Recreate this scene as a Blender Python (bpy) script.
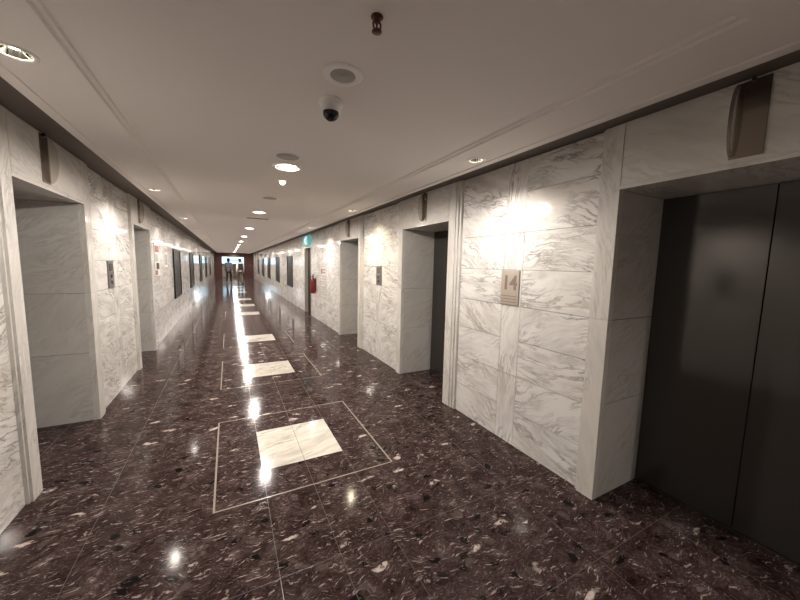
import bpy, bmesh, math, random
from mathutils import Vector, Matrix
for o in list(bpy.data.objects): bpy.data.objects.remove(o)
S = bpy.context.scene; C = S.collection
R = math.radians; rnd = random.Random(14)

# ------------------------------------------------------------------ camera, world, exposure
cam = bpy.data.cameras.new('camera'); co = bpy.data.objects.new('camera', cam); C.objects.link(co)
F, YAW, PITCH, ROLL, EYE = 326.28, 0.4838, 0.1053, 0.0219, 1.5
cam.sensor_fit = 'HORIZONTAL'; cam.sensor_width = 36; cam.lens = F * 36 / 800
cam.clip_start = .02; cam.clip_end = 200
def _cam():
    sy, cy = math.sin(YAW), math.cos(YAW)
    f0 = Vector((sy, cy, 0)); r0 = Vector((cy, -sy, 0)); u0 = Vector((0, 0, 1))
    f = f0 * math.cos(PITCH) - u0 * math.sin(PITCH); u = u0 * math.cos(PITCH) + f0 * math.sin(PITCH)
    r = r0 * math.cos(ROLL) + u * math.sin(ROLL); u2 = u * math.cos(ROLL) - r0 * math.sin(ROLL)
    m = Matrix((r, u2, -f)).transposed().to_4x4(); m.translation = Vector((0, 0, EYE)); return m
co.matrix_world = _cam(); S.camera = co
w = bpy.data.worlds.new('world'); S.world = w; w.use_nodes = True
w.node_tree.nodes['Background'].inputs[0].default_value = (.5, .5, .55, 1)
w.node_tree.nodes['Background'].inputs[1].default_value = .02
S.view_settings.view_transform = 'Standard'; S.view_settings.look = 'None'
S.view_settings.gamma = 1; S.view_settings.use_curve_mapping = False
S.view_settings.exposure = 1.0
S.cycles.max_bounces = 16; S.cycles.diffuse_bounces = 8
SIDE_W, CENTRE_W, FAR_GAIN = 25.0, 96.0, .95
LAMP_COL = (1, .912, .828)

# ------------------------------------------------------------------ measurements (metres)
XR, XL = 2.06, -1.11                 # faces of the pilasters right and left
CX = .475                            # corridor centre line
ZB, ZC, ZW = 2.30, 2.322, 2.35       # ceiling border, raised ceiling field, top of marble
YN, YF = -3.0, 34.0
ZD = 1.975                           # lift opening height
SIDE_Y = [-.76] + [2.0 + 2.76 * k for k in range(12)]  # first entry: unseen pair added behind camera to light the nearest lift surround
CENTRE_Y = [3.05 + 2.92 * k for k in range(11)]
REC_R = [(.13, 1.163), (2.86, 3.89), (5.57, 6.65)]
REC_L = [(.10, 1.12), (2.81, 3.90), (5.60, 6.60)]
DOOR = (9.48, 10.36)

# ------------------------------------------------------------------ materials
def mat(name, col=(.8, .8, .8), rough=.5, metal=0, emit=None, strength=1, spec=.5):
    m = bpy.data.materials.new(name); m.use_nodes = True
    b = m.node_tree.nodes['Principled BSDF']
    b.inputs['Base Color'].default_value = (*col, 1); b.inputs['Roughness'].default_value = rough
    b.inputs['Metallic'].default_value = metal; b.inputs['Specular IOR Level'].default_value = spec
    if emit: b.inputs['Emission Color'].default_value = (*emit, 1); b.inputs['Emission Strength'].default_value = strength
    return m
class NT:
    def __init__(s, m): s.t = m.node_tree; s.b = s.t.nodes['Principled BSDF']
    def n(s, typ, **kw):
        x = s.t.nodes.new(typ)
        for k, v in kw.items():
            if k in x.inputs: x.inputs[k].default_value = v
            else: setattr(x, k, v)
        return x
    def l(s, a, b): s.t.links.new(a, b)
    def ramp(s, fac, stops):
        x = s.n('ShaderNodeValToRGB'); e = x.color_ramp.elements
        while len(e) < len(stops): e.new(.5)
        for el, (p, c) in zip(e, stops):
            el.position = p; el.color = (*c, 1) if isinstance(c, tuple) else (c, c, c, 1)
        s.l(fac, x.inputs[0]); return x.outputs[0]
    def mix(s, fac, a, b, mode='MIX'):
        x = s.n('ShaderNodeMix', data_type='RGBA', blend_type=mode)
        for v, i in ((fac, 0), (a, 6), (b, 7)):
            if isinstance(v, (int, float)): x.inputs[i].default_value = v
            elif isinstance(v, tuple): x.inputs[i].default_value = (*v, 1)
            else: s.l(v, x.inputs[i])
        return x.outputs[2]
    def math(s, op, a, b=0.0):
        x = s.n('ShaderNodeMath', operation=op)
        for i, v in enumerate((a, b)):
            if isinstance(v, (int, float)): x.inputs[i].default_value = v
            else: s.l(v, x.inputs[i])
        return x.outputs[0]
    def mapping(s, src, scale=(1, 1, 1), rot=0, loc=(0, 0, 0)):
        x = s.n('ShaderNodeMapping'); x.inputs['Scale'].default_value = scale
        x.inputs['Rotation'].default_value = (0, 0, rot); x.inputs['Location'].default_value = loc
        s.l(src, x.inputs[0]); return x.outputs[0]
    def noise(s, v, scale, detail=4, rough=.5, dist=0):
        x = s.n('ShaderNodeTexNoise'); x.inputs['Scale'].default_value = scale; x.inputs['Detail'].default_value = detail
        x.inputs['Roughness'].default_value = rough; x.inputs['Distortion'].default_value = dist
        s.l(v, x.inputs['Vector']); return x.outputs['Fac']

def marble(name, white, grey, veins, rough=.12, spec=.5, warm=(.62, .52, .40)):
    """polished marble: soft grey clouds plus ridged veins that run along U"""
    m = mat(name, white, rough, spec=spec); t = NT(m)
    uv = t.n('ShaderNodeTexCoord').outputs['UV']
    warp = t.n('ShaderNodeTexNoise'); warp.inputs['Scale'].default_value = 1.6; warp.inputs['Detail'].default_value = 3
    t.l(uv, warp.inputs['Vector'])
    wv = t.n('ShaderNodeVectorMath', operation='MULTIPLY_ADD'); t.l(warp.outputs['Color'], wv.inputs[0])
    wv.inputs[1].default_value = (.32, .32, 0); t.l(uv, wv.inputs[2]); p = wv.outputs[0]
    broad = t.noise(t.mapping(p, (1.3, 5.2, 1)), 1.6, 5, .62)
    cloud = t.ramp(broad, [(.46, 0.0), (.68, 1.0)])
    fine = t.noise(t.mapping(p, (1.5, 7.5, 1), loc=(3.1, 1.7, 0)), 2.1, 6, .62)
    ridge = t.math('ABSOLUTE', t.math('SUBTRACT', fine, .5))
    thin = t.ramp(ridge, [(.0, 1.0), (.018, .6), (.055, 0.0)])
    patch = t.ramp(t.noise(t.mapping(uv, (1, 1.6, 1), loc=(7, 2, 0)), 2.3, 2), [(.38, .1), (.62, 1.0)])
    v = t.math('MULTIPLY', t.math('MAXIMUM', t.math('MULTIPLY', cloud, .5), t.math('MULTIPLY', thin, patch)), veins)
    col = t.mix(v, white, grey)
    stain = t.ramp(t.noise(uv, 1.3, 3), [(.45, 0.0), (.75, .22)])
    col = t.mix(stain, col, warm)
    t.l(col, t.b.inputs['Base Color'])
    return m
M = {}
M['vein'] = marble('veined_marble', (.80, .785, .76), (.27, .255, .245), 1.0, .07, .38)
M['soft'] = marble('soft_marble', (.70, .68, .645), (.36, .34, .32), .66, .07, .38)
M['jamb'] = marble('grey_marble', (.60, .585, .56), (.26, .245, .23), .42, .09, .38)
M['tile'] = marble('pale_floor_marble', (.64, .61, .55), (.22, .20, .17), 1.0, .12, .15)
M['grout'] = mat('joint_filler', (.20, .185, .165), .8)
M['ceil'] = mat('ceiling_paint', (.86, .815, .785), .85, spec=.2)
M['channel'] = mat('channel_shade_brown', (.17, .145, .125), .7)  # dark brown stands in for shade in the gap above the marble
M['line'] = mat('beige_inlay', (.29, .25, .21), .2)
M['joint'] = mat('floor_joint', (.058, .045, .04), .3)
M['steel'] = mat('dark_lift_steel', (.075, .069, .064), .12, .5)
M['steel_dark'] = mat('dark_lift_frame', (.05, .045, .04), .35, .8)
M['sill'] = mat('worn_aluminium_sill', (.10, .09, .08), .45, .8)
M['bronze'] = mat('polished_bronze', (.30, .265, .23), .16, 1)
M['bronze_mid'] = mat('smoked_acrylic', (.80, .76, .71), .12); M['bronze_mid'].node_tree.nodes['Principled BSDF'].inputs['Transmission Weight'].default_value = .85; M['bronze_mid'].node_tree.nodes['Principled BSDF'].inputs['IOR'].default_value = 1.18
M['bronze_dark'] = mat('dark_bronze', (.11, .095, .08), .3, 1)
M['plaque'] = mat('bronze_plaque', (.50, .43, .37), .42, .5)
M['plaque_ink'] = mat('engraved_bronze', (.25, .20, .165), .5, .3)
M['callgrey'] = mat('brushed_steel', (.24, .23, .22), .34, .9)
M['calldark'] = mat('black_glass', (.03, .03, .03), .12)
M['callmid'] = mat('grey_display', (.13, .125, .12), .2)
M['white'] = mat('white_plastic', (.90, .88, .86), .45)
M['grille'] = mat('grey_grille', (.40, .38, .36), .7)
M['black'] = mat('glossy_black_dome', (.012, .012, .013), .06)
M['chrome'] = mat('chrome_reflector', (.85, .83, .78), .12, 1)
M['copper'] = mat('dark_copper', (.085, .032, .024), .35, .6)
M['lamp'] = mat('lamp_glow', (1, 1, 1), .5, emit=(1, .90, .72), strength=18)
M['lamp_c'] = mat('ceiling_lamp_glow', (1, 1, 1), .5, emit=(1, .92, .76), strength=14)
M['lamp_s'] = mat('small_lamp_glow', (1, 1, 1), .5, emit=(1, .85, .55), strength=1.6)
M['wood'] = mat('mahogany', (.10, .026, .015), .3)
M['paint'] = mat('beige_paint', (.55, .49, .41), .8)
M['jambpaint'] = mat('grey_door_frame', (.34, .31, .27), .5)
M['doorgreen'] = mat('grey_green_door', (.035, .034, .028), .7, spec=.15)
M['frame'] = mat('dark_frame', (.018, .016, .015), .45, spec=.2)
M['paper'] = mat('white_paper', (.56, .54, .50), .6)
M['acrylic'] = mat('clear_edge', (.52, .50, .47), .15)
M['red'] = mat('extinguisher_red', (.17, .010, .009), .3)
M['rubber'] = mat('black_rubber', (.015, .015, .015), .5)
M['ink_red'] = mat('red_ink', (.24, .075, .06), .6)
M['ink_grey'] = mat('grey_ink', (.32, .31, .30), .6)
M['teal'] = mat('teal_sign_light', (.05, .16, .16), .4, emit=(.09, .30, .31), strength=.55)
M['signwhite'] = mat('white_sign_light', (.9, .9, .9), .4, emit=(.75, 1, .95), strength=.7)
M['bluescreen'] = mat('blue_sign_light', (.2, .6, .8), .4, emit=(.04, .34, .80), strength=.6)
M['cyanscreen'] = mat('pale_sign_light', (.8, .9, 1), .4, emit=(.22, .68, 1), strength=.62)
M['navy'] = mat('navy_print', (.02, .05, .12), .4, emit=(.01, .10, .25), strength=1)
def speckle():
    m = mat('speckled_display', (.035, .03, .028), .3, spec=.15); t = NT(m)
    g = t.n('ShaderNodeTexCoord').outputs['Generated']
    v = t.n('ShaderNodeTexVoronoi'); v.inputs['Scale'].default_value = 11; t.l(t.mapping(g, (1, 1, 1.3)), v.inputs['Vector'])
    d = t.ramp(v.outputs['Distance'], [(.0, 1.0), (.22, 1.0), (.30, 0.0)])
    sep = t.n('ShaderNodeSeparateColor'); t.l(v.outputs['Color'], sep.inputs[0])
    pick = t.ramp(sep.outputs[0], [(.74, 0.0), (.78, 1.0)])
    col = t.mix(t.math('MULTIPLY', d, pick), (.012, .010, .009), (.30, .26, .22))
    t.l(col, t.b.inputs['Base Color']); return m
M['speckle'] = speckle()
def floor_mat():
    m = mat('brown_conglomerate', (.05, .035, .03), .13, spec=.07); t = NT(m)
    g = t.n('ShaderNodeTexCoord').outputs['Object']
    wn = t.n('ShaderNodeTexNoise'); wn.inputs['Scale'].default_value = 7; wn.inputs['Detail'].default_value = 5; t.l(g, wn.inputs['Vector'])
    wv = t.n('ShaderNodeVectorMath', operation='MULTIPLY_ADD'); t.l(wn.outputs['Color'], wv.inputs[0])
    wv.inputs[1].default_value = (.16, .16, 0); t.l(g, wv.inputs[2]); p = wv.outputs[0]
    n1 = t.noise(p, 7, 7, .72); n2 = t.noise(t.mapping(p, (1, 2.4, 1), R(-30)), 38, 6, .8)
    nn = t.math('ADD', t.math('MULTIPLY', n1, .45), t.math('MULTIPLY', n2, .55))
    base = t.ramp(nn, [(.38, (.006, .0036, .0034)), (.46, (.031, .0175, .0165)), (.55, (.058, .038, .036)), (.63, (.19, .145, .137))])
    # dark chips
    v = t.n('ShaderNodeTexVoronoi'); v.inputs['Scale'].default_value = 11; t.l(t.mapping(p, (1, 1.5, 1), R(28)), v.inputs['Vector'])
    sep = t.n('ShaderNodeSeparateColor'); t.l(v.outputs['Color'], sep.inputs[0])
    chip = t.math('MULTIPLY', t.ramp(v.outputs['Distance'], [(.30, 1.0), (.38, 0.0)]), t.ramp(sep.outputs[0], [(.74, 0.0), (.76, 1.0)]))
    col = t.mix(chip, base, (.0085, .007, .0072))
    # brown cloudy chips
    chip2 = t.math('MULTIPLY', t.ramp(v.outputs['Distance'], [(.26, .7), (.40, 0.0)]), t.ramp(sep.outputs[1], [(.72, 0.0), (.74, 1.0)]))
    col = t.mix(chip2, col, (.095, .07, .064))
    # pale shards of three sizes and directions
    def shards(scale, stretch, rot, size, keep, tone, fac, loc):
        nonlocal col
        q = t.n('ShaderNodeTexVoronoi'); q.inputs['Scale'].default_value = scale
        t.l(t.mapping(p, (1, stretch, 1), rot, loc), q.inputs['Vector'])
        s = t.n('ShaderNodeSeparateColor'); t.l(q.outputs['Color'], s.inputs[0])
        k = t.math('MULTIPLY', t.ramp(q.outputs['Distance'], [(size * .55, 1.0), (size, 0.0)]), t.ramp(s.outputs[2], [(keep, 0.0), (keep + .01, 1.0)]))
        rag = t.ramp(t.noise(g, scale * 5, 5, .7), [(.42, .0), (.50, 1.0)])
        col = t.mix(t.math('MULTIPLY', t.math('MULTIPLY', k, rag), fac), col, tone)
    shards(4.5, 2.6, R(-30), .24, .90, (.52, .44, .40), .95, (0, 0, 0))
    shards(7, 6.5, R(24), .22, .80, (.38, .31, .29), .9, (3, 1, 0))
    shards(8, 7.0, R(-58), .22, .84, (.34, .28, .26), .8, (1, 5, 0))
    shards(15, 4.0, R(-12), .26, .84, (.30, .245, .23), .9, (5, 2, 0))
    shards(27, 3.6, R(50), .28, .80, (.20, .16, .15), .9, (2, 8, 0))
    shards(44, 3.0, R(-35), .30, .76, (.16, .125, .115), .8, (6, 3, 0))
    t.l(col, t.b.inputs['Base Color'])
    rr = t.ramp(t.noise(g, 2.2, 3), [(.3, .08), (.7, .13)]); t.l(rr, t.b.inputs['Roughness'])
    return m
M['floor'] = floor_mat()
def wood():
    t = NT(M['wood']); g = t.n('ShaderNodeTexCoord').outputs['Object']
    n = t.noise(t.mapping(g, (9, 9, .7)), 3, 5, .6, .6)
    t.l(t.ramp(n, [(.3, (.022, .0055, .004)), (.7, (.085, .022, .013))]), t.b.inputs['Base Color'])
wood()

# ------------------------------------------------------------------ mesh helpers
class MB:
    """collects faces with material slots and metre UVs, builds ONE mesh object"""
    def __init__(s): s.v = []; s.f = []; s.mi = []; s.uv = []; s.sm = []; s.mats = []
    def slot(s, m):
        if m not in s.mats: s.mats.append(m)
        return s.mats.index(m)
    def face(s, pts, m, uva=0.0, uvo=(0, 0), smooth=False):
        i = len(s.v); s.v += [tuple(p) for p in pts]; s.f.append(list(range(i, i + len(pts)))); s.mi.append(s.slot(m)); s.sm.append(smooth)
        a, b, c = (Vector(p) for p in pts[:3]); n = (b - a).cross(c - b)
        if n.length < 1e-12 and len(pts) > 3: n = (c - b).cross(Vector(pts[3]) - c)
        k = max(range(3), key=lambda j: abs(n[j])); ij = [(1, 2), (0, 2), (0, 1)][k]
        ca, sa = math.cos(uva), math.sin(uva)
        s.uv.append([(p[ij[0]] * ca + p[ij[1]] * sa + uvo[0], -p[ij[0]] * sa + p[ij[1]] * ca + uvo[1]) for p in pts])
    def box(s, a, b, m, rand=False, ang=0.0):
        x0, x1 = sorted((a[0], b[0])); y0, y1 = sorted((a[1], b[1])); z0, z1 = sorted((a[2], b[2]))
        o = (rnd.uniform(0, 60), rnd.uniform(0, 60)) if rand else (0, 0)
        P = lambda i, j, k: ((x0, x1)[i], (y0, y1)[j], (z0, z1)[k])
        for q in ([(0,0,0),(0,0,1),(0,1,1),(0,1,0)], [(1,0,0),(1,1,0),(1,1,1),(1,0,1)], [(0,0,0),(1,0,0),(1,0,1),(0,0,1)],
                  [(0,1,0),(0,1,1),(1,1,1),(1,1,0)], [(0,0,0),(0,1,0),(1,1,0),(1,0,0)], [(0,0,1),(1,0,1),(1,1,1),(0,1,1)]):
            s.face([P(*c) for c in q], m, ang, o)
    def prism(s, poly, axis, a, b, m, ang=0.0, rand=False):
        """extrude a closed 2-D outline along an axis from a to b"""
        o = (rnd.uniform(0, 60), rnd.uniform(0, 60)) if rand else (0, 0)
        def P(p, t): q = list(p); q.insert(axis, t); return tuple(q)
        A = [P(p, a) for p in poly]; B = [P(p, b) for p in poly]; n = len(poly)
        area = sum(poly[i][0] * poly[(i + 1) % n][1] - poly[(i + 1) % n][0] * poly[i][1] for i in range(n))
        flip = (area > 0) == (axis != 1)
        if b < a: flip = not flip
        for i in range(n):
            j = (i + 1) % n; q = [A[i], A[j], B[j], B[i]]
            s.face(q if flip else q[::-1], m, ang, o)
        s.face(A[::-1] if flip else A, m, ang, o); s.face(B if flip else B[::-1], m, ang, o)
    def lathe(s, prof, m, c=(0, 0, 0), n=28, axis=2, smooth=True):
        """revolve (r, h) points about a vertical (or x/y) axis through c"""
        def P(r, h, k):
            a = 2 * math.pi * k / n; u, v = r * math.cos(a), r * math.sin(a)
            q = {2: (u, v, h), 1: (u, h, -v), 0: (h, u, v)}[axis]
            return (c[0] + q[0], c[1] + q[1], c[2] + q[2])
        for (r0, h0), (r1, h1) in zip(prof, prof[1:]):
            for k in range(n):
                q = []
                if r0 > 1e-6: q += [P(r0, h0, k), P(r0, h0, k + 1)]
                else: q += [P(0, h0, 0)]
                if r1 > 1e-6: q += [P(r1, h1, k + 1), P(r1, h1, k)]
                else: q += [P(0, h1, 0)]
                if len(q) > 2: s.face(q, m, smooth=smooth)
    def tube(s, pts, r, m, n=10):
        pts = [Vector(p) for p in pts]; rings = []
        for i, p in enumerate(pts):
            d = (pts[min(i + 1, len(pts) - 1)] - pts[max(i - 1, 0)]).normalized()
            u = d.orthogonal().normalized() if i == 0 else (rings[-1][1] - d * rings[-1][1].dot(d)).normalized()
            v = d.cross(u); rr = r[i] if isinstance(r, (list, tuple)) else r
            rings.append(([p + (u * math.cos(2 * math.pi * k / n) + v * math.sin(2 * math.pi * k / n)) * rr for k in range(n)], u))
        for (a, _), (b, _) in zip(rings, rings[1:]):
            for k in range(n): s.face([a[k], a[(k + 1) % n], b[(k + 1) % n], b[k]], m, smooth=True)
        s.face(rings[0][0][::-1], m); s.face(rings[-1][0], m)
    def build(s, name, parent=None, loc=None, weld=True, bevel=0, kind=None):
        me = bpy.data.meshes.new(name); off = Vector(loc) if loc else Vector((0, 0, 0))
        me.from_pydata([tuple(Vector(p) - off) for p in s.v], [], s.f)
        for m in s.mats: me.materials.append(m)
        u = me.uv_layers.new(name='UVMap')
        for pl, mi, q, sm in zip(me.polygons, s.mi, s.uv, s.sm):
            pl.material_index = mi; pl.use_smooth = sm
            for li, c in zip(pl.loop_indices, q): u.data[li].uv = c
        if weld:
            bm = bmesh.new(); bm.from_mesh(me); bmesh.ops.remove_doubles(bm, verts=bm.verts, dist=1e-5); bm.to_mesh(me); bm.free()
        me.update(); o = bpy.data.objects.new(name, me); C.objects.link(o)
        if parent: o.parent = parent
        if loc: o.location = loc
        if bevel:
            b = o.modifiers.new('edge', 'BEVEL'); b.width = bevel; b.segments = 2; b.limit_method = 'ANGLE'
        if kind: o['kind'] = kind
        return o
def thing(name, label, cat, loc=(0, 0, 0), group=None, rotz=0):
    o = bpy.data.objects.new(name, None); C.objects.link(o); o.location = loc; o.rotation_euler.z = rotz; o.empty_display_size = .05
    o['label'] = label; o['category'] = cat
    if group: o['group'] = group
    return o
def tag(o, label, cat, group=None):
    o['label'] = label; o['category'] = cat
    if group: o['group'] = group
    return o
def dup(root, loc, label, rotz=None, group=None):
    r = root.copy(); C.objects.link(r); r.location = loc; r['label'] = label
    if rotz is not None: r.rotation_euler.z = rotz
    if group: r['group'] = group
    for ch in list(root.children):
        c = ch.copy(); C.objects.link(c); c.parent = r
        for g in list(ch.children):
            d = g.copy(); C.objects.link(d); d.parent = c
    return r
ORD = ['first', 'second', 'third', 'fourth', 'fifth', 'sixth', 'seventh', 'eighth', 'ninth', 'tenth', 'eleventh', 'twelfth', 'thirteenth']
def lamp(name, typ, loc, energy, parent=None, size=1.0, blend=.3, radius=.03, rot=(0, 0, 0), col=LAMP_COL):
    d = bpy.data.lights.new(name, typ); d.energy = energy; d.color = col
    if typ == 'SPOT': d.spot_size = size; d.spot_blend = blend; d.shadow_soft_size = radius
    if typ == 'POINT': d.shadow_soft_size = radius
    o = bpy.data.objects.new(name, d); C.objects.link(o); o.location = loc; o.rotation_euler = rot
    if parent: o.parent = parent
    return o

# ------------------------------------------------------------------ floor with inlaid squares
TILE_TOP = [3.023, 5.16, 7.266, 10.80, 12.85, 14.93, 18.46, 20.45, 22.7, 26.3, 28.4, 30.5]
SX0, SX1, OX0, OX1 = .1756, .7718, -.1223, 1.068
def build_floor():
    xs = {-1.75, 2.75}; 
    lines_x = [OX0, OX1, SX0, SX1, CX] + [OX0 - .595, OX1 + .595, OX0 - 1.19, OX1 + 1.19]
    hw = {OX0: .006, OX1: .006}
    for x in lines_x:
        h = hw.get(x, .0016); xs |= {round(x - h, 5), round(x + h, 5)}
    xs = sorted(xs)
    ys = {YN, 40.5}; joints = []; inl = []
    for t in TILE_TOP:
        a, b = t - .608, t; o0, o1 = a - .305, b + .325
        inl += [(o0, o1)]
        ys |= {round(a, 5), round(b, 5)}
        for y in (o0, o1): ys |= {round(y - .005, 5), round(y + .005, 5)}
        for y in ((a + b) / 2, o1 + .45): joints.append(y)
    for y in (1.5, .88, .27): joints.append(y)
    for y in joints: ys |= {round(y - .0016, 5), round(y + .0016, 5)}
    ys = sorted(ys); mb = MB()
    near = lambda v, arr, h: any(abs(v - q) < h for q in arr)
    for x0, x1 in zip(xs, xs[1:]):
        for y0, y1 in zip(ys, ys[1:]):
            x, y = (x0 + x1) / 2, (y0 + y1) / 2; m = M['floor']
            in_t = any(t - .609 < y < t + .001 for t in TILE_TOP) and SX0 - .0001 < x < SX1 + .0001
            inside = any(a < y < b for a, b in inl)
            edge_y = any(min(abs(y - a), abs(y - b)) < .007 for a, b in inl) and OX0 - .009 < x < OX1 + .009
            edge_x = inside and near(x, (OX0, OX1), .008)
            if in_t: m = M['joint'] if near(x, (CX,), .0016) else M['tile']
            elif edge_x or edge_y: m = M['line']
            elif near(x, lines_x, .0016) and x1 - x0 < .0034: m = M['joint']
            elif near(y, joints, .0016): m = M['joint']
            mb.face([(x0, y0, 0), (x1, y0, 0), (x1, y1, 0), (x0, y1, 0)], m, R(20), (0, 0))
    mb.build('floor', kind='structure')
build_floor()

# ------------------------------------------------------------------ marble walls
JZ = [0, .30, .60, .90, 1.187, 1.485, 1.785, 2.10, ZW]
G = .0016
def side(sx, x0, recs, name, door=None):
    X = lambda d: x0 + sx * d
    wall = MB(); n_trim = 0
    ends = [YN] + [v for r in recs for v in r] + ([*door] if door else []) + [YF]
    solid = [(ends[i], ends[i + 1]) for i in range(0, len(ends), 2)]
    openings = [(r[0], r[1], ZD, .50) for r in recs] + ([(door[0], door[1], 1.985, .20)] if door else [])
    for a, b in solid: wall.box((X(.045), a + .02, 0), (X(.62), b - .02, 2.42), M['grout'])
    for a, b, zt, dep in openings:
        wall.box((X(.046), a - .02, zt + .03), (X(.62), b + .02, 2.42), M['grout'])
        wall.box((X(dep + .08), a, 0), (X(.66), b, zt + .03), M['grout'])
        # lining of the opening: slabs on both jambs, one soffit slab, the header
        if dep > .3:
            js = [0, .643, 1.19, zt]
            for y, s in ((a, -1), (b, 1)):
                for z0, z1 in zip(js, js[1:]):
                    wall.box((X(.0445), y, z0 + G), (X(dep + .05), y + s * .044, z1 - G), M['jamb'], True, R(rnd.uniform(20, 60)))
            wall.box((X(.001), a + .0005, zt), (X(dep + .05), b - .0005, zt + .022), M['soft'], True, R(8))
            wall.box((X(.0), a + .004, zt + .0225), (X(.05), b - .004, ZW), M['soft'], True, R(rnd.uniform(-30, 60)))
        else:
            wall.box((X(.03), a + .002, zt), (X(.06), b - .002, ZW), M['soft'], True, R(10))
            for y, s in ((a, 1), (b, -1)): wall.box((X(.02), y, 0), (X(dep), y + s * .03, zt), M['jambpaint'])
            wall.box((X(.02), a, zt - .03), (X(dep), b, zt), M['paint'])
    # panels between the openings
    edges = {v for r in recs for v in r}
    for a, b in solid:
        pa, pb = a in edges, b in edges
        y0, y1 = a + ((.13 if sx > 0 else .20) if pa else 0), b - ((.20 if sx > 0 else .13) if pb else 0)
        L = y1 - y0
        if pa and pb:
            c = (y0 + y1) / 2; cols = [(y0, c - .102, 'h'), (c - .102, c + .102, 'v'), (c + .102, y1, 'h')]
        else:
            n = max(1, round(L / .92)); cols = [(y0 + L * k / n, y0 + L * (k + 1) / n, 'h') for k in range(n)]
        for q0, q1, o in cols:
            zs = JZ if o == 'h' else [0, .60, 1.187, 1.485, 1.785, ZW]
            base = rnd.uniform(-24, 24)
            for z0, z1 in zip(zs, zs[1:]):
                an = R(base * .5 + rnd.uniform(-24, 24)) if o == 'h' else R(90 + rnd.uniform(-14, 14))
                wall.box((X(.03), q0 + G, z0 + G), (X(.047), q1 - G, z1 - G), M['vein'], True, an)
    wall.build(name, weld=False, kind='structure')
    fluted = [(0, 0), (.112, 0), (.114, .010), (.121, .010), (.123, .005), (.153, .005), (.155, .018), (.162, .018), (.164, .012), (.194, .012), (.2, .03), (.2, .044), (0, .044)]
    plain = [(0, 0), (.112, 0), (.114, .013), (.128, .013), (.13, .03), (.13, .044), (0, .044)]
    for r in recs:
        for y, s in ((r[0], -1), (r[1], 1)):
            prof = fluted if s == -sx else plain
            t = MB(); cuts = [0, 1.19, ZW] if s > 0 else [0, ZW]
            for z0, z1 in zip(cuts, cuts[1:]):
                t.prism([(X(d), y + s * q) for q, d in prof], 2, z0 + (.001 if z0 else 0), z1, M['soft'], R(78), True)
            global TRIM; TRIM += 1
            o = t.build('trim_%d' % TRIM, weld=False, kind='structure')
            bm = bmesh.new(); bm.from_mesh(o.data); bmesh.ops.recalc_face_normals(bm, faces=bm.faces); bm.to_mesh(o.data); bm.free()
TRIM = 0
side(1, XR, REC_R, 'wall_right', DOOR)
side(-1, XL, REC_L, 'wall_left')
wb = MB(); wb.box((XL - .62, YN - .1, 0), (XR + .66, YN, 2.5), M['paint']); wb.build('wall_back', kind='structure')

# lift doors: two sliding leaves in each recess
nd = 0
for sx, x0, recs in ((1, XR, REC_R), (-1, XL, REC_L)):
    for a, b in recs:
        nd += 1; X = lambda d: x0 + sx * d; c = (a + b) / 2
        f = MB(); f.box((X(.555), a, 0), (X(.575), b, ZD), M['steel_dark'])
        root = f.build('door_%d' % nd, kind='structure')
        for u0, u1 in ((a + .001, c - .002), (c + .002, b - .001)):
            p = MB(); p.box((X(.505), u0, .012), (X(.54), u1, ZD - .002), M['steel']); p.build('door_leaf', root, bevel=.002)
        p = MB(); p.box((X(.50), a, .0005), (X(.55), b, .008), M['sill']); p.build('door_sill', root)
# staff door by the exit sign
nd += 1
f = MB(); f.box((XR + .12, DOOR[0] + .03, .01), (XR + .16, DOOR[1] - .03, 1.955), M['doorgreen']); root = f.build('door_%d' % nd, kind='structure', bevel=.002)
p = MB(); p.tube([(XR + .12, DOOR[0] + .12, .98), (XR + .075, DOOR[0] + .12, .98), (XR + .075, DOOR[0] + .25, .98)], .011, M['callgrey']); p.build('door_handle', root)

# ------------------------------------------------------------------ ceiling with tray and lamp openings
EDGE = 1.345; TRAY = 1.015; Y_TRAY = .49
def plate(mb, x0, x1, y0, y1, z, m, holes):
    """flat ceiling strip facing down, with round holes (x, y, r)"""
    holes = sorted(holes, key=lambda h: h[1]); y = y0
    def q(a, b, c, d):
        if b - a > 1e-6 and d - c > 1e-6: mb.face([(a, c, z), (a, d, z), (b, d, z), (b, c, z)], m)
    for hx, hy, r in holes:
        s = r * 1.35; q(x0, x1, y, hy - s); q(x0, hx - s, hy - s, hy + s); q(hx + s, x1, hy - s, hy + s); y = hy + s
        n = 32; ci = []; sq = []
        for k in range(n):
            a = 2 * math.pi * k / n; ca, sa = math.cos(a), math.sin(a); t = s / max(abs(ca), abs(sa))
            ci.append((hx + r * ca, hy + r * sa, z)); sq.append((hx + t * ca, hy + t * sa, z))
        for k in range(n):
            j = (k + 1) % n; mb.face([ci[k], ci[j], sq[j], sq[k]], m)
    q(x0, x1, y, y1)
cl = MB(); SIDE_X = (CX - 1.195, CX + 1.195); RS, RC = .052, .10
for s in (-1, 1):
    a, b = sorted((CX + s * TRAY, CX + s * (EDGE - .06)))
    plate(cl, a, b, YN, YF, ZB, M['ceil'], [(CX + s * 1.195, y - (.07 if s < 0 else 0), RS) for y in SIDE_Y])
    e0, e1 = CX + s * (EDGE - .06), CX + s * EDGE
    cl.prism([(e0, ZB), (e0 + s * .004, ZB - .006), (e1, ZB - .006), (e1, ZB + .05), (e0, ZB + .05)], 1, YN, YF, M['ceil'])
    k0 = CX + s * TRAY
    cl.prism([(k0, ZB), (k0 - s * .006, ZB + .010), (k0 - s * .024, ZB + .012), (k0 - s * .030, ZC), (k0, ZC + .02)], 1, Y_TRAY, YF, M['ceil'])
plate(cl, CX - TRAY, CX + TRAY, YN, Y_TRAY, ZB, M['ceil'], [])
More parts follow.
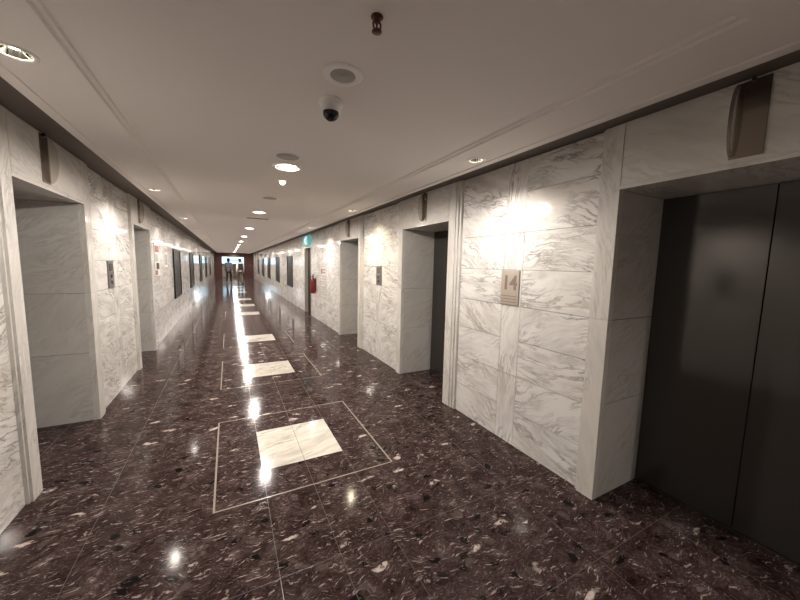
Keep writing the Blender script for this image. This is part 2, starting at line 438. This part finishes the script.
cl.prism([(Y_TRAY, ZB), (Y_TRAY + .006, ZB + .01), (Y_TRAY + .024, ZB + .012), (Y_TRAY + .03, ZC), (Y_TRAY, ZC + .02)], 0, CX - TRAY, CX + TRAY, M['ceil'])
plate(cl, CX - TRAY, CX + TRAY, Y_TRAY, YF, ZC, M['ceil'], [(CX, y, RC) for y in CENTRE_Y])
cl.box((XL - .7, YN - .1, 2.46), (XR + .7, YF, 2.52), M['ceil'])
ceil = cl.build('ceiling', weld=False, kind='structure')
bm = bmesh.new(); bm.from_mesh(ceil.data); bmesh.ops.remove_doubles(bm, verts=bm.verts, dist=1e-5); bm.to_mesh(ceil.data); bm.free()
for i, (s, xw) in enumerate(((-1, XL), (1, XR))):
    ch = MB(); a = CX + s * (EDGE + .0005); ch.box((a, YN, ZW + .006), (xw + s * .62, YF, ZW + .03), M['channel'])
    TRIM += 1; ch.build('trim_%d' % TRIM, kind='structure')

# ------------------------------------------------------------------ recessed lamps
def downlight(label, loc):
    t = thing('downlight', label, 'downlight', loc, 'recessed downlights in the ceiling border')
    m = MB(); m.lathe([(RS - .003, .0), (RS - .002, -.004), (RS + .008, -.006), (RS + .015, -.003), (RS + .016, .0)], M['white']); m.build('trim_ring', t)
    m = MB(); m.lathe([(RS - .001, .001), (.045, .018), (.034, .045), (.024, .058)], M['chrome']); m.build('reflector', t)
    m = MB(); m.lathe([(0, .014), (.016, .017), (.026, .026), (.030, .040), (.022, .056), (0, .058)], M['lamp']); m.build('lamp_bulb', t)
    return t
def copy_light(par, w, size, blend, radius, z, col=LAMP_COL):
    lamp('downlight_beam', 'SPOT', (0, 0, z), w, par, R(size), blend, radius, col=col)
first = None
for s, nm in ((1, 'right'), (-1, 'left')):
    for k, y in enumerate(SIDE_Y):
        lab = '%s recessed downlight from the camera in the ceiling border along the %s wall' % (ORD[k - 1], nm) if k else 'added unseen recessed downlight behind the camera in the ceiling border along the %s wall' % nm
        p = (CX + s * 1.195, y - (.07 if s < 0 else 0), ZB)
        if first is None: first = t = downlight(lab, p)
        else: t = dup(first, p, lab)
        t['_k'] = k
def ceiling_light(label, loc):
    t = thing('ceiling_light', label, 'ceiling light', loc, 'round lights down the middle of the ceiling')
    m = MB(); m.lathe([(RC - .004, .0), (RC - .002, -.005), (RC + .012, -.008), (RC + .022, -.004), (RC + .023, .0)], M['white'], n=36); m.build('trim_ring', t)
    m = MB(); m.lathe([(RC - .001, .001), (RC - .015, .022), (RC - .028, .034)], M['chrome'], n=36); m.build('reflector', t)
    m = MB(); m.lathe([(0, -.014), (.04, -.011), (.065, -.002), (RC - .026, .012), (RC - .026, .038), (0, .038)], M['lamp_c'], n=36); m.build('diffuser', t)
    return t
cfirst = None; lights_c = []
for k, y in enumerate(CENTRE_Y):
    lab = '%s round recessed light from the camera down the middle of the ceiling' % ORD[k]
    if cfirst is None: cfirst = t = ceiling_light(lab, (CX, y, ZC))
    else: t = dup(cfirst, (CX, y, ZC), lab)
    lights_c.append(t)
for o in [o for o in C.objects if o.name.startswith('downlight') and o.type == 'EMPTY']:
    if '_k' in o: del o['_k']
    copy_light(o, SIDE_W * (FAR_GAIN if o.location.y > 9 else 1), 140, .8, .014, .004, (1, .84, .60) if o.location.x > 0 and 4 < o.location.y < 6 else LAMP_COL)
for o in lights_c: copy_light(o, CENTRE_W * (FAR_GAIN if o.location.y > 9 else 1), 178, .25, .05, -.02)

# ------------------------------------------------------------------ small ceiling fittings
t = thing('security_camera', 'white security camera with black dome under the ceiling', 'security camera', (.484, 1.722, ZC))
m = MB(); m.lathe([(0, -.001), (.056, -.001), (.060, -.006), (.060, -.022), (.056, -.027), (.048, -.03), (.046, -.052), (.041, -.056), (0, -.056)], M['white'], n=36); m.build('mount_base', t)
m = MB(); m.lathe([(.040, -.0555)] + [(.040 * math.cos(a), -.062 - .036 * math.sin(a)) for a in [R(v) for v in range(0, 91, 10)]], M['black'], n=36); m.build('dome', t)
t = thing('ceiling_speaker', 'round white ceiling speaker with grey grille beside security camera', 'speaker', (.466, 1.468, ZC))
m = MB(); m.lathe([(.054, -.006), (.060, -.010), (.080, -.009), (.087, -.004), (.088, -.0005)], M['white'], n=40); m.build('rim', t)
m = MB(); m.lathe([(0, -.008), (.006, -.0085), (.008, -.007), (.052, -.0065), (.056, -.006), (.056, -.002), (0, -.002)], M['grille'], n=40); m.build('grille', t)
def sprinkler(loc, label):
    t = thing('fire_sprinkler', label, 'sprinkler', loc)
    m = MB(); m.lathe([(0, -.0005), (.020, -.0005), (.021, -.004), (.016, -.008), (.011, -.010), (.011, -.018), (0, -.018)], M['copper']); m.build('escutcheon', t)
    m = MB()
    for s in (-1, 1): m.tube([(s * .009, 0, -.015), (s * .014, 0, -.024), (s * .012, 0, -.036), (s * .003, 0, -.044)], .0032, M['copper'], 8)
    m.tube([(0, 0, -.016), (0, 0, -.04)], .0035, M['copper'], 8)
    m.build('frame_arms', t)
    m = MB(); m.lathe([(0, -.042), (.006, -.043), (.016, -.045), (.017, -.048), (0, -.049)], M['copper']); m.build('deflector', t)
sprinkler((.462, 1.088, ZC), 'dark copper sprinkler head hanging from the ceiling nearest the camera')
t = thing('ceiling_disc', 'grey round ceiling plate just before the first ceiling light', 'ceiling plate', (.43, 2.735, ZC))
m = MB(); m.lathe([(.085, -.007), (.098, -.010), (.104, -.006), (.105, -.0005)], M['white'], n=36); m.build('rim', t)
m = MB(); m.lathe([(0, -.006), (.086, -.006), (.086, -.002), (0, -.002)], M['grille'], n=36); m.build('grille', t)
dup(t, (CX + .02, 4.57, ZC), 'grey round ceiling plate between first and second ceiling lights')
t = thing('small_lamp', 'small glowing lamp nub just beyond the first ceiling light', 'lamp', (.50, 3.52, ZC))
m = MB(); m.lathe([(.045, -.0005), (.045, -.008), (.03, -.014), (0, -.014)], M['white']); m.build('base', t)
m = MB(); m.lathe([(.028, -.013)] + [(.03 * math.cos(a), -.022 - .03 * math.sin(a)) for a in [R(v) for v in range(0, 91, 15)]], M['lamp_s']); m.build('bulb', t)
t = thing('air_vent', 'narrow slotted air vent in the ceiling beyond the second light', 'air vent', (CX + .04, 6.78, ZC))
m = MB()
for a, b in (((-.20, -.085), (.20, -.068)), ((-.20, .068), (.20, .085)), ((-.20, -.068), (-.183, .068)), ((.183, -.068), (.20, .068))): m.box((a[0], a[1], -.008), (b[0], b[1], -.0005), M['white'])
m.build('frame', t)
m = MB(); m.box((-.183, -.068, -.002), (.183, .068, -.0005), M['rubber']); m.build('backing', t)
for k in range(3):
    y = -.04 + .04 * k; m = MB(); m.prism([(y - .012, -.0065), (y + .010, -.003), (y + .012, -.004), (y - .010, -.0075)], 0, -.182, .182, M['grille']); m.build('slat', t)

# ------------------------------------------------------------------ hall lanterns over the lift doors
def lantern(label, loc, rotz, far=1):
    """local: wall plane x = 0, lamp bulges towards -x"""
    t = thing('hall_lantern', label, 'lift lantern', loc, 'bowed metal lanterns over the lifts', rotz)
    m = MB(); m.box((-.007, -.056, -.165), (-.0005, .056, .160), M['bronze']); m.build('back_plate', t, bevel=.001)
    h, dep = .155, .052; arc = [(-.0072 - dep * math.cos(R(a)), h * math.sin(R(a))) for a in range(-90, 91, 9)]
    f0, f1 = (.040, .054) if far > 0 else (-.054, -.040)
    m = MB(); m.prism(arc, 1, f0, f1, M['bronze_mid'])
    o = m.build('bowed_fin', t); bm = bmesh.new(); bm.from_mesh(o.data); bmesh.ops.recalc_face_normals(bm, faces=bm.faces); bm.to_mesh(o.data); bm.free()
    m = MB(); m.box((-.016, -.006, .150), (-.0005, .006, .172), M['bronze_dark']); m.build('hanger_clip', t)
    return t
pl = ('nearest dark lift', 'second lift from the camera', 'third lift from the camera')
L0 = lantern('bowed bronze lantern over the right wall\'s nearest dark lift doors', (XR, .635, 2.18), 0)
dup(L0, (XR, 3.35, 2.18), 'bowed bronze lantern over the right wall\'s second lift, beside panel numbered 14')
dup(L0, (XR, 6.08, 2.18), 'bowed bronze lantern over the right wall\'s third lift, near the exit sign')
L1 = lantern('bowed bronze lantern over the left wall\'s near lift recess', (XL, 3.235, 2.18), math.pi, -1)
dup(L1, (XL, 5.93, 2.18), 'bowed bronze lantern over the left wall\'s far lift recess')

# ------------------------------------------------------------------ plaques and call plates
def text_mesh(body, size, extrude, m, name, parent, mat4, bold=0.0):
    cu = bpy.data.curves.new(name, 'FONT'); cu.body = body; cu.size = size; cu.extrude = extrude; cu.offset = bold; cu.align_x = 'CENTER'; cu.align_y = 'CENTER'
    tmp = bpy.data.objects.new('tmp', cu); C.objects.link(tmp); bpy.context.view_layer.update()
    me = bpy.data.meshes.new_from_object(tmp.evaluated_get(bpy.context.evaluated_depsgraph_get()))
    bpy.data.objects.remove(tmp); me.materials.clear(); me.materials.append(m)
    o = bpy.data.objects.new(name, me); C.objects.link(o); o.parent = parent; o.matrix_local = mat4; return o
# on the right wall, reading direction is -y, facing -x
FACE_R = Matrix(((0, 0, -1, 0), (-1, 0, 0, 0), (0, 1, 0, 0), (0, 0, 0, 1)))
FACE_L = Matrix(((0, 0, 1, 0), (1, 0, 0, 0), (0, 1, 0, 0), (0, 0, 0, 1)))
def wall_thing(name, label, cat, y, z, right, group=None, d=.03):
    t = thing(name, label, cat, (0, 0, 0), group)
    x = XR + d if right else XL - d
    t.matrix_world = Matrix.Translation((x, y, z)) @ (FACE_R if right else FACE_L); return t
# (local x to the reader's right, y up, z out of the wall)
t = wall_thing('floor_number_plaque', 'bronze plaque numbered 14 on the veined marble between two lifts', 'plaque', 1.993, 1.337, True)
m = MB(); m.box((-.098, -.143, .0005), (.098, .143, .010), M['plaque']); m.build('plate', t, bevel=.0015)
text_mesh('14', .165, .0012, M['plaque_ink'], 'numeral', t, Matrix.Translation((0.0, .035, .0115)), .0035)
for k in range(3):
    m = MB(); m.box((-.085, -.075 - .024 * k, .0102), (.085, -.069 - .024 * k, .0115), M['plaque_ink']); m.build('engraved_line', t)
def call_plate(label, y, right, dark):
    t = wall_thing('lift_call_plate', label, 'lift call plate', y, 1.337, right)
    a = M['callgrey']; m = MB(); m.box((-.095, -.146, .0005), (.095, .146, .010), a); m.build('plate', t, bevel=.0015)
    m = MB(); m.box((-.055, .035, .0102), (.055, .115, .013), M['calldark' if dark else 'callmid']); m.build('display', t)
    for k, yy in enumerate((-.02, -.085)):
        m = MB(); m.lathe([(0, .0165), (.015, .016), (.019, .013), (.019, .0102)], M['calldark'] if dark else M['bronze']); o = m.build('call_button', t); o.location.y = yy
    return t
call_plate('steel lift call plate on cream marble between the second and third lifts', 4.70, True, False)
call_plate('dark steel lift call plate on marble between the left wall\'s two lift recesses', 4.60, False, True)
call_plate('dark lift call plate on the left wall panel nearest the camera', 1.99, False, True)

# ------------------------------------------------------------------ exit sign, extinguisher, notices
t = wall_thing('exit_sign', 'teal lit exit sign with white running figure above the side door', 'exit sign', 9.90, 2.165, True)
m = MB(); m.box((-.38, -.135, .0005), (.38, .135, .07), M['teal']); m.build('light_box', t, bevel=.004)
m = MB(); m.box((-.01, -.11, .0702), (.17, -.095, .073), M['signwhite']); m.box((.155, -.095, .0702), (.17, .11, .073), M['signwhite']); m.box((.02, .095, .0702), (.155, .11, .073), M['signwhite']); m.build('door_symbol', t)
m = MB()
m.lathe([(0, .0735), (.022, .073), (.022, .0702)], M['signwhite'], c=(-.015, .085, 0))
for q in ([(-.02, .06), (-.05, -.01)], [(-.05, -.01), (.0, -.03), (-.01, -.085)], [(-.05, -.01), (-.085, -.045), (-.13, -.05)], [(-.025, .05), (.03, .03), (.055, .05)], [(-.025, .05), (-.08, .035), (-.10, -.0)]):
    m.tube([(x, y, .0715) for x, y in q], .011, M['signwhite'], 8)
m.build('running_figure_symbol', t)
t = thing('fire_extinguisher', 'red fire extinguisher hung on marble beside the side door', 'fire extinguisher', (XR - .052, 8.9, .70))
m = MB(); m.lathe([(0, .0), (.058, .002), (.064, .015), (.064, .33), (.058, .37), (.042, .40), (.022, .415), (.02, .44), (0, .44)], M['red']); m.build('cylinder_body', t)
m = MB(); m.lathe([(.024, .43), (.024, .47), (.012, .48), (0, .48)], M['rubber']); m.box((-.012, -.07, .475), (.012, .03, .49), M['rubber']); m.box((-.012, -.08, .505), (.012, .02, .518), M['rubber']); m.build('valve_handle', t)
m = MB(); m.tube([(0, .03, .46), (-.03, .09, .45), (-.05, .11, .33), (-.04, .095, .16), (-.04, .09, .08)], .010, M['rubber']); m.build('hose', t)
m = MB(); m.box((.0645, -.03, .05), (.080, .03, .42), M['rubber']); m.build('wall_bracket', t)
def notice(label, y, z, wd, ht, kind, right, cat='notice'):
    t = wall_thing('notice_poster' if kind == 'poster' else 'paper_notice', label, cat, y, z, right)
    m = MB(); m.box((-wd / 2, -ht / 2, .0005), (wd / 2, ht / 2, .008), M['acrylic']); m.build('holder', t)
    m = MB(); m.box((-wd / 2 + .02, -ht / 2 + .02, .0082), (wd / 2 - .02, ht / 2 - .02, .0095), M['paper']); m.build('sheet', t)
    return t
def ink(t, rects, nm='print'):
    for x0, y0, x1, y1, c in rects:
        m = MB(); m.box((x0, y0, .0096), (x1, y1, .0104), M[c]); m.build(nm, t)
a = notice('white notice with red marks, topmost on the marble beside the extinguisher', 8.10, 1.31, .50, .25, 'n', True)
ink(a, [(-.19, -.06, -.06, .07, 'ink_red'), (.0, .03, .20, .06, 'ink_red'), (.0, -.04, .18, -.01, 'ink_red')])
a = notice('white notice with grey text, middle of the three beside the extinguisher', 8.10, 1.02, .50, .22, 'n', True)
ink(a, [(-.18, .03, .18, .05, 'ink_grey'), (-.18, -.02, .10, .0, 'ink_grey')])
a = notice('white notice with grey text, lowest of the three beside the extinguisher', 8.10, .76, .50, .22, 'n', True)
ink(a, [(-.18, .02, .12, .05, 'ink_grey'), (-.18, -.04, .18, -.02, 'ink_grey')])
a = notice('tall red and black poster on the left wall just past the far lift recess', 7.25, 1.50, .46, .60, 'poster', False, 'poster')
ink(a, [(-.19, .14, .19, .26, 'ink_red'), (-.19, -.02, .10, .11, 'ink_grey'), (-.10, -.16, .17, -.05, 'frame'), (-.19, -.26, -.02, -.18, 'ink_red')])
a = notice('narrow pale poster on the left wall between red poster and dark display', 8.20, 1.57, .40, .46, 'poster', False, 'poster')
ink(a, [(-.15, .10, .15, .17, 'ink_grey'), (-.15, -.16, .15, .05, 'acrylic')])
dn = {True: [13.1, 16.6, 20.4, 24.1, 28.0], False: [9.75, 13.35, 17.6, 21.6, 26.0]}
dfirst = None
for right in (True, False):
    for k, y in enumerate(dn[right]):
        lab = '%s dark speckled display panel from the camera on the %s marble wall' % (ORD[k], 'right' if right else 'left')
        if dfirst is None:
            t = dfirst = wall_thing('display_panel', lab, 'display panel', y, 1.19, right, 'dark display panels along the corridor')
            m = MB()
            for x0, y0, x1, y1 in ((-.58, -.58, -.54, .58), (.54, -.58, .58, .58), (-.54, -.58, .54, -.54), (-.54, .54, .54, .58)): m.box((x0, y0, .0005), (x1, y1, .03), M['frame'])
            m.build('frame', t, bevel=.002)
            m = MB(); m.box((-.54, -.54, .0005), (.54, .54, .014), M['speckle']); m.build('picture_panel', t)
        else:
            t = dup(dfirst, (0, 0, 0), lab)
            t.matrix_world = Matrix.Translation((XR + .03 if right else XL - .03, y, 1.19)) @ (FACE_R if right else FACE_L)

# ------------------------------------------------------------------ far end: mahogany wall with an opening into a lit room
wf = MB(); OX = (-.52, 1.30)
wf.box((XL - .62, YF, 0), (OX[0], YF + .18, 2.5), M['wood']); wf.box((OX[1], YF, 0), (XR + .62, YF + .18, 2.5), M['wood']); wf.box((OX[0], YF, 1.98), (OX[1], YF + .18, 2.5), M['wood'])
wf.build('wall_front', weld=False, kind='structure')
rm = MB(); rm.box((-1.6, 40.4, 0), (2.6, 40.5, 2.5), M['paint']); rm.box((-1.7, YF + .18, 0), (-1.6, 40.5, 2.5), M['paint']); rm.box((2.6, YF + .18, 0), (2.7, 40.5, 2.5), M['paint']); rm.build('wall_lobby', weld=False, kind='structure')
rc = MB(); rc.box((-1.7, YF + .18, 2.5), (2.7, 40.5, 2.56), M['ceil']); rc.build('ceiling_lobby', kind='structure')
lamp('lobby_light', 'POINT', (.5, 37.2, 2.3), 45, None, radius=.2, col=(1, .95, .88))
t = thing('light_box_sign', 'bright blue backlit sign beyond the opening at the corridor end', 'lit sign', (.42, 38.6, 1.62))
m = MB(); m.box((-1.05, -.02, -.34), (1.05, .08, .40), M['frame']); m.build('casing', t)
m = MB(); m.box((-1.03, -.026, -.32), (1.03, -.0205, .38), M['cyanscreen']); m.build('lit_face', t)
m = MB(); m.box((-.45, -.031, -.02), (.75, -.0265, .14), M['bluescreen']); m.build('blue_band', t)
m = MB(); m.box((-.62, -.031, -.0), (-.5, -.0265, .12), M['navy']); m.build('dark_mark', t)
m = MB()
for x in (-.95, .95): m.box((x - .04, 0, -1.62), (x + .04, .06, -.34), M['frame'])
for k, x in enumerate((-.95, .95)):
    m = MB(); m.box((x - .04, 0, -1.62), (x + .04, .06, -.34), M['frame']); m.build('leg', t)
t = thing('reception_counter', 'grey topped beige counter standing beyond the far opening', 'counter', (-.05, 37.6, 0))
m = MB(); m.box((-.75, -.25, .001), (.42, .25, 1.0), M['paint']); m.build('body', t, bevel=.01)
m = MB(); m.box((-.80, -.30, 1.001), (.47, .30, 1.06), M['ink_grey']); m.build('worktop', t, bevel=.01)

# ------------------------------------------------------------------ people walking away
def skin_mesh(nodes, sub=2):
    """nodes: {name: (pos, radius, parent)} -> evaluated mesh of one continuous skinned body"""
    names = list(nodes); me = bpy.data.meshes.new('body')
    me.from_pydata([nodes[n][0] for n in names], [(names.index(nodes[n][2]), i) for i, n in enumerate(names) if nodes[n][2]], [])
    tmp = bpy.data.objects.new('tmp', me); C.objects.link(tmp)
    tmp.modifiers.new('skin', 'SKIN'); sm = tmp.modifiers.new('sub', 'SUBSURF'); sm.levels = sub; sm.render_levels = sub
    for i, n in enumerate(names):
        r = nodes[n][1]; r = r if isinstance(r, tuple) else (r, r)
        sv = me.skin_vertices[0].data[i]; sv.radius = r; sv.use_root = (i == 0)
    bpy.context.view_layer.update()
    out = bpy.data.meshes.new_from_object(tmp.evaluated_get(bpy.context.evaluated_depsgraph_get()))
    bpy.data.objects.remove(tmp)
    for p in out.polygons: p.use_smooth = True
    return out
def mobj(name, me, m, parent):
    me.materials.clear(); me.materials.append(m); o = bpy.data.objects.new(name, me); C.objects.link(o); o.parent = parent; return o
def person(label, loc, rotz, stride, top, trousers, skin, hair, long_hair, H=1.64):
    t = thing('person', label, 'person', loc, None, rotz); k = H / 1.7
    V = lambda x, y, z: (x * k, y * k, z * k)
    J = {}
    for s, nm in ((-1, 'l'), (1, 'r')):
        st = stride * s
        J[nm] = dict(hip=V(s * .09, 0, .90), knee=V(s * .10, .10 + .16 * st if st > 0 else .04 + .05 * st, .49), ank=V(s * .10, .30 * st if st > 0 else -.02 + .34 * st, .09 if st >= 0 else .14),
                     sho=V(s * .175, 0, 1.40), elb=V(s * .22, -.10 * st - .03, 1.12), wri=V(s * .235, -.22 * st + .05, .88))
        j = J[nm]; j['toe'] = (j['ank'][0], j['ank'][1] + .15 * k, .035 * k if st >= 0 else .03 * k)
    n = {'pelvis': (V(0, 0, .95), .125 * k, None), 'waist': (V(0, .01, 1.10), .115 * k, 'pelvis'), 'chest': (V(0, .0, 1.30), (.15 * k, .115 * k), 'waist'),
         'neck0': (V(0, -.005, 1.43), .07 * k, 'chest'), 'neck': (V(0, .01, 1.49), .052 * k, 'neck0'), 'jaw': (V(0, .03, 1.55), .066 * k, 'neck'), 'skull': (V(0, .015, 1.62), .084 * k, 'jaw'), 'crown': (V(0, .01, 1.675), .06 * k, 'skull'), 'nose': (V(0, .118, 1.59), .012 * k, 'jaw')}
    for nm in 'lr':
        j = J[nm]; s = -1 if nm == 'l' else 1
        n[nm + 'hip'] = (j['hip'], .088 * k, 'pelvis'); n[nm + 'knee'] = (j['knee'], .058 * k, nm + 'hip'); n[nm + 'ank'] = (j['ank'], .038 * k, nm + 'knee'); n[nm + 'toe'] = (j['toe'], .036 * k, nm + 'ank')
        n[nm + 'sho'] = (j['sho'], .060 * k, 'chest'); n[nm + 'elb'] = (j['elb'], .043 * k, nm + 'sho'); n[nm + 'wri'] = (j['wri'], .030 * k, nm + 'elb')
        w_ = Vector(j['wri']); d = (w_ - Vector(j['elb'])).normalized(); f = Vector((0, 1, 0)); f = (f - d * d.dot(f)).normalized()
        n[nm + 'palm'] = (tuple(w_ + d * .07 * k), (.036 * k, .016 * k), nm + 'wri')
        for q, (o, L) in enumerate(((-.027, .062), (-.009, .075), (.009, .08), (.027, .072))):
            b = w_ + d * .095 * k + f * o * k
            n['%sf%d' % (nm, q)] = (tuple(b), .0095 * k, nm + 'palm'); n['%sg%d' % (nm, q)] = (tuple(b + d * L * .6 * k + Vector((-s * .012, 0, 0))), .0085 * k, '%sf%d' % (nm, q))
            n['%sh%d' % (nm, q)] = (tuple(b + d * L * k + Vector((-s * .03, 0, 0))), .0075 * k, '%sg%d' % (nm, q))
        n[nm + 'th'] = (tuple(w_ + d * .05 * k + f * .04 * k), .011 * k, nm + 'wri'); n[nm + 'ti'] = (tuple(w_ + d * .095 * k + f * .055 * k), .009 * k, nm + 'th')
    mobj('body', skin_mesh(n), skin, t)
    a = 1.18
    top_n = {'waist': (V(0, .0, 1.0), .142 * k, None), 'mid': (V(0, .01, 1.14), .138 * k, 'waist'), 'chest': (V(0, 0, 1.30), (.172 * k, .135 * k), 'mid'), 'collar': (V(0, -.005, 1.445), .085 * k, 'chest'), 'hem': (V(0, 0, .86), .155 * k, 'waist')}
    for nm in 'lr':
        j = J[nm]; top_n[nm + 's'] = (j['sho'], .078 * k, 'chest'); top_n[nm + 'e'] = (j['elb'], .06 * k, nm + 's'); top_n[nm + 'w'] = (tuple(Vector(j['wri']) * .98 + Vector(j['elb']) * .02), .044 * k, nm + 'e')
    mobj('jacket', skin_mesh(top_n), top, t)
    tr = {'p': (V(0, 0, .93), .138 * k, None)}
    for nm in 'lr':
        j = J[nm]; tr[nm + 'h'] = (j['hip'], .102 * k, 'p'); tr[nm + 'k'] = (j['knee'], .075 * k, nm + 'h'); tr[nm + 'a'] = (j['ank'], .06 * k, nm + 'k')
    mobj('trousers', skin_mesh(tr), trousers, t)
    for nm in 'lr':
        j = J[nm]; an = Vector(j['ank']); to = Vector(j['toe'])
        mobj('shoe', skin_mesh({'h': (tuple(an + Vector((0, -.035 * k, -.045 * k))), .042 * k, None), 'm': (tuple((an + to) / 2 + Vector((0, 0, -.018 * k))), .045 * k, 'h'), 't': (tuple(to + Vector((0, .02 * k, .006 * k))), .038 * k, 'm')}), M['rubber'], t)
    h = {'a': (V(0, -.02, 1.645), .092 * k, None), 'b': (V(0, .02, 1.685), .07 * k, 'a'), 'c': (V(0, -.05, 1.57), .065 * k, 'a')}
    if long_hair: h['d'] = (V(0, -.06, 1.47), .06 * k, 'c')
    mobj('hair', skin_mesh(h), hair, t)
    for s in (-1, 1):
        m = MB(); m.lathe([(0, -.010), (.007, -.007), (.010, 0), (.007, .007), (0, .010)], M['black'], V(s * .032, .097, 1.625), 12); m.build('eye', t)
    return t
M['skin'] = mat('skin', (.50, .32, .23), .5); M['hair'] = mat('black_hair', (.012, .01, .01), .4)
M['mauve'] = mat('grey_mauve_cloth', (.12, .105, .125), .8); M['whitecloth'] = mat('white_cloth', (.80, .79, .77), .8)
M['blackcloth'] = mat('black_cloth', (.015, .015, .017), .8); M['olive'] = mat('olive_cloth', (.14, .115, .08), .8)
person('person in grey mauve top and black trousers walking ahead towards the far opening', (.0, 25.4, 0), R(-8), .9, M['mauve'], M['blackcloth'], M['skin'], M['hair'], True, 1.68)
person('person in white jacket and olive trousers walking away carrying black backpack', (.70, 24.9, 0), R(6), -.7, M['whitecloth'], M['olive'], M['skin'], M['hair'], False, 1.66)
t = thing('backpack', 'black backpack on the back of the person in white jacket', 'backpack', (.70, 24.9, 0), None, R(6))
bp = MB(); bp.box((-.15, -.30, .98), (.15, -.155, 1.40), M['blackcloth']); bp.build('bag_body', t, bevel=.045)
bp = MB(); bp.box((-.11, -.345, 1.02), (.11, -.301, 1.20), M['blackcloth']); bp.build('front_pocket', t, bevel=.02)
for s in (-1, 1):
    bp = MB(); bp.tube([(s * .09, -.16, 1.38), (s * .105, -.13, 1.44), (s * .11, -.06, 1.485)], .016, M['blackcloth']); bp.build('strap', t)
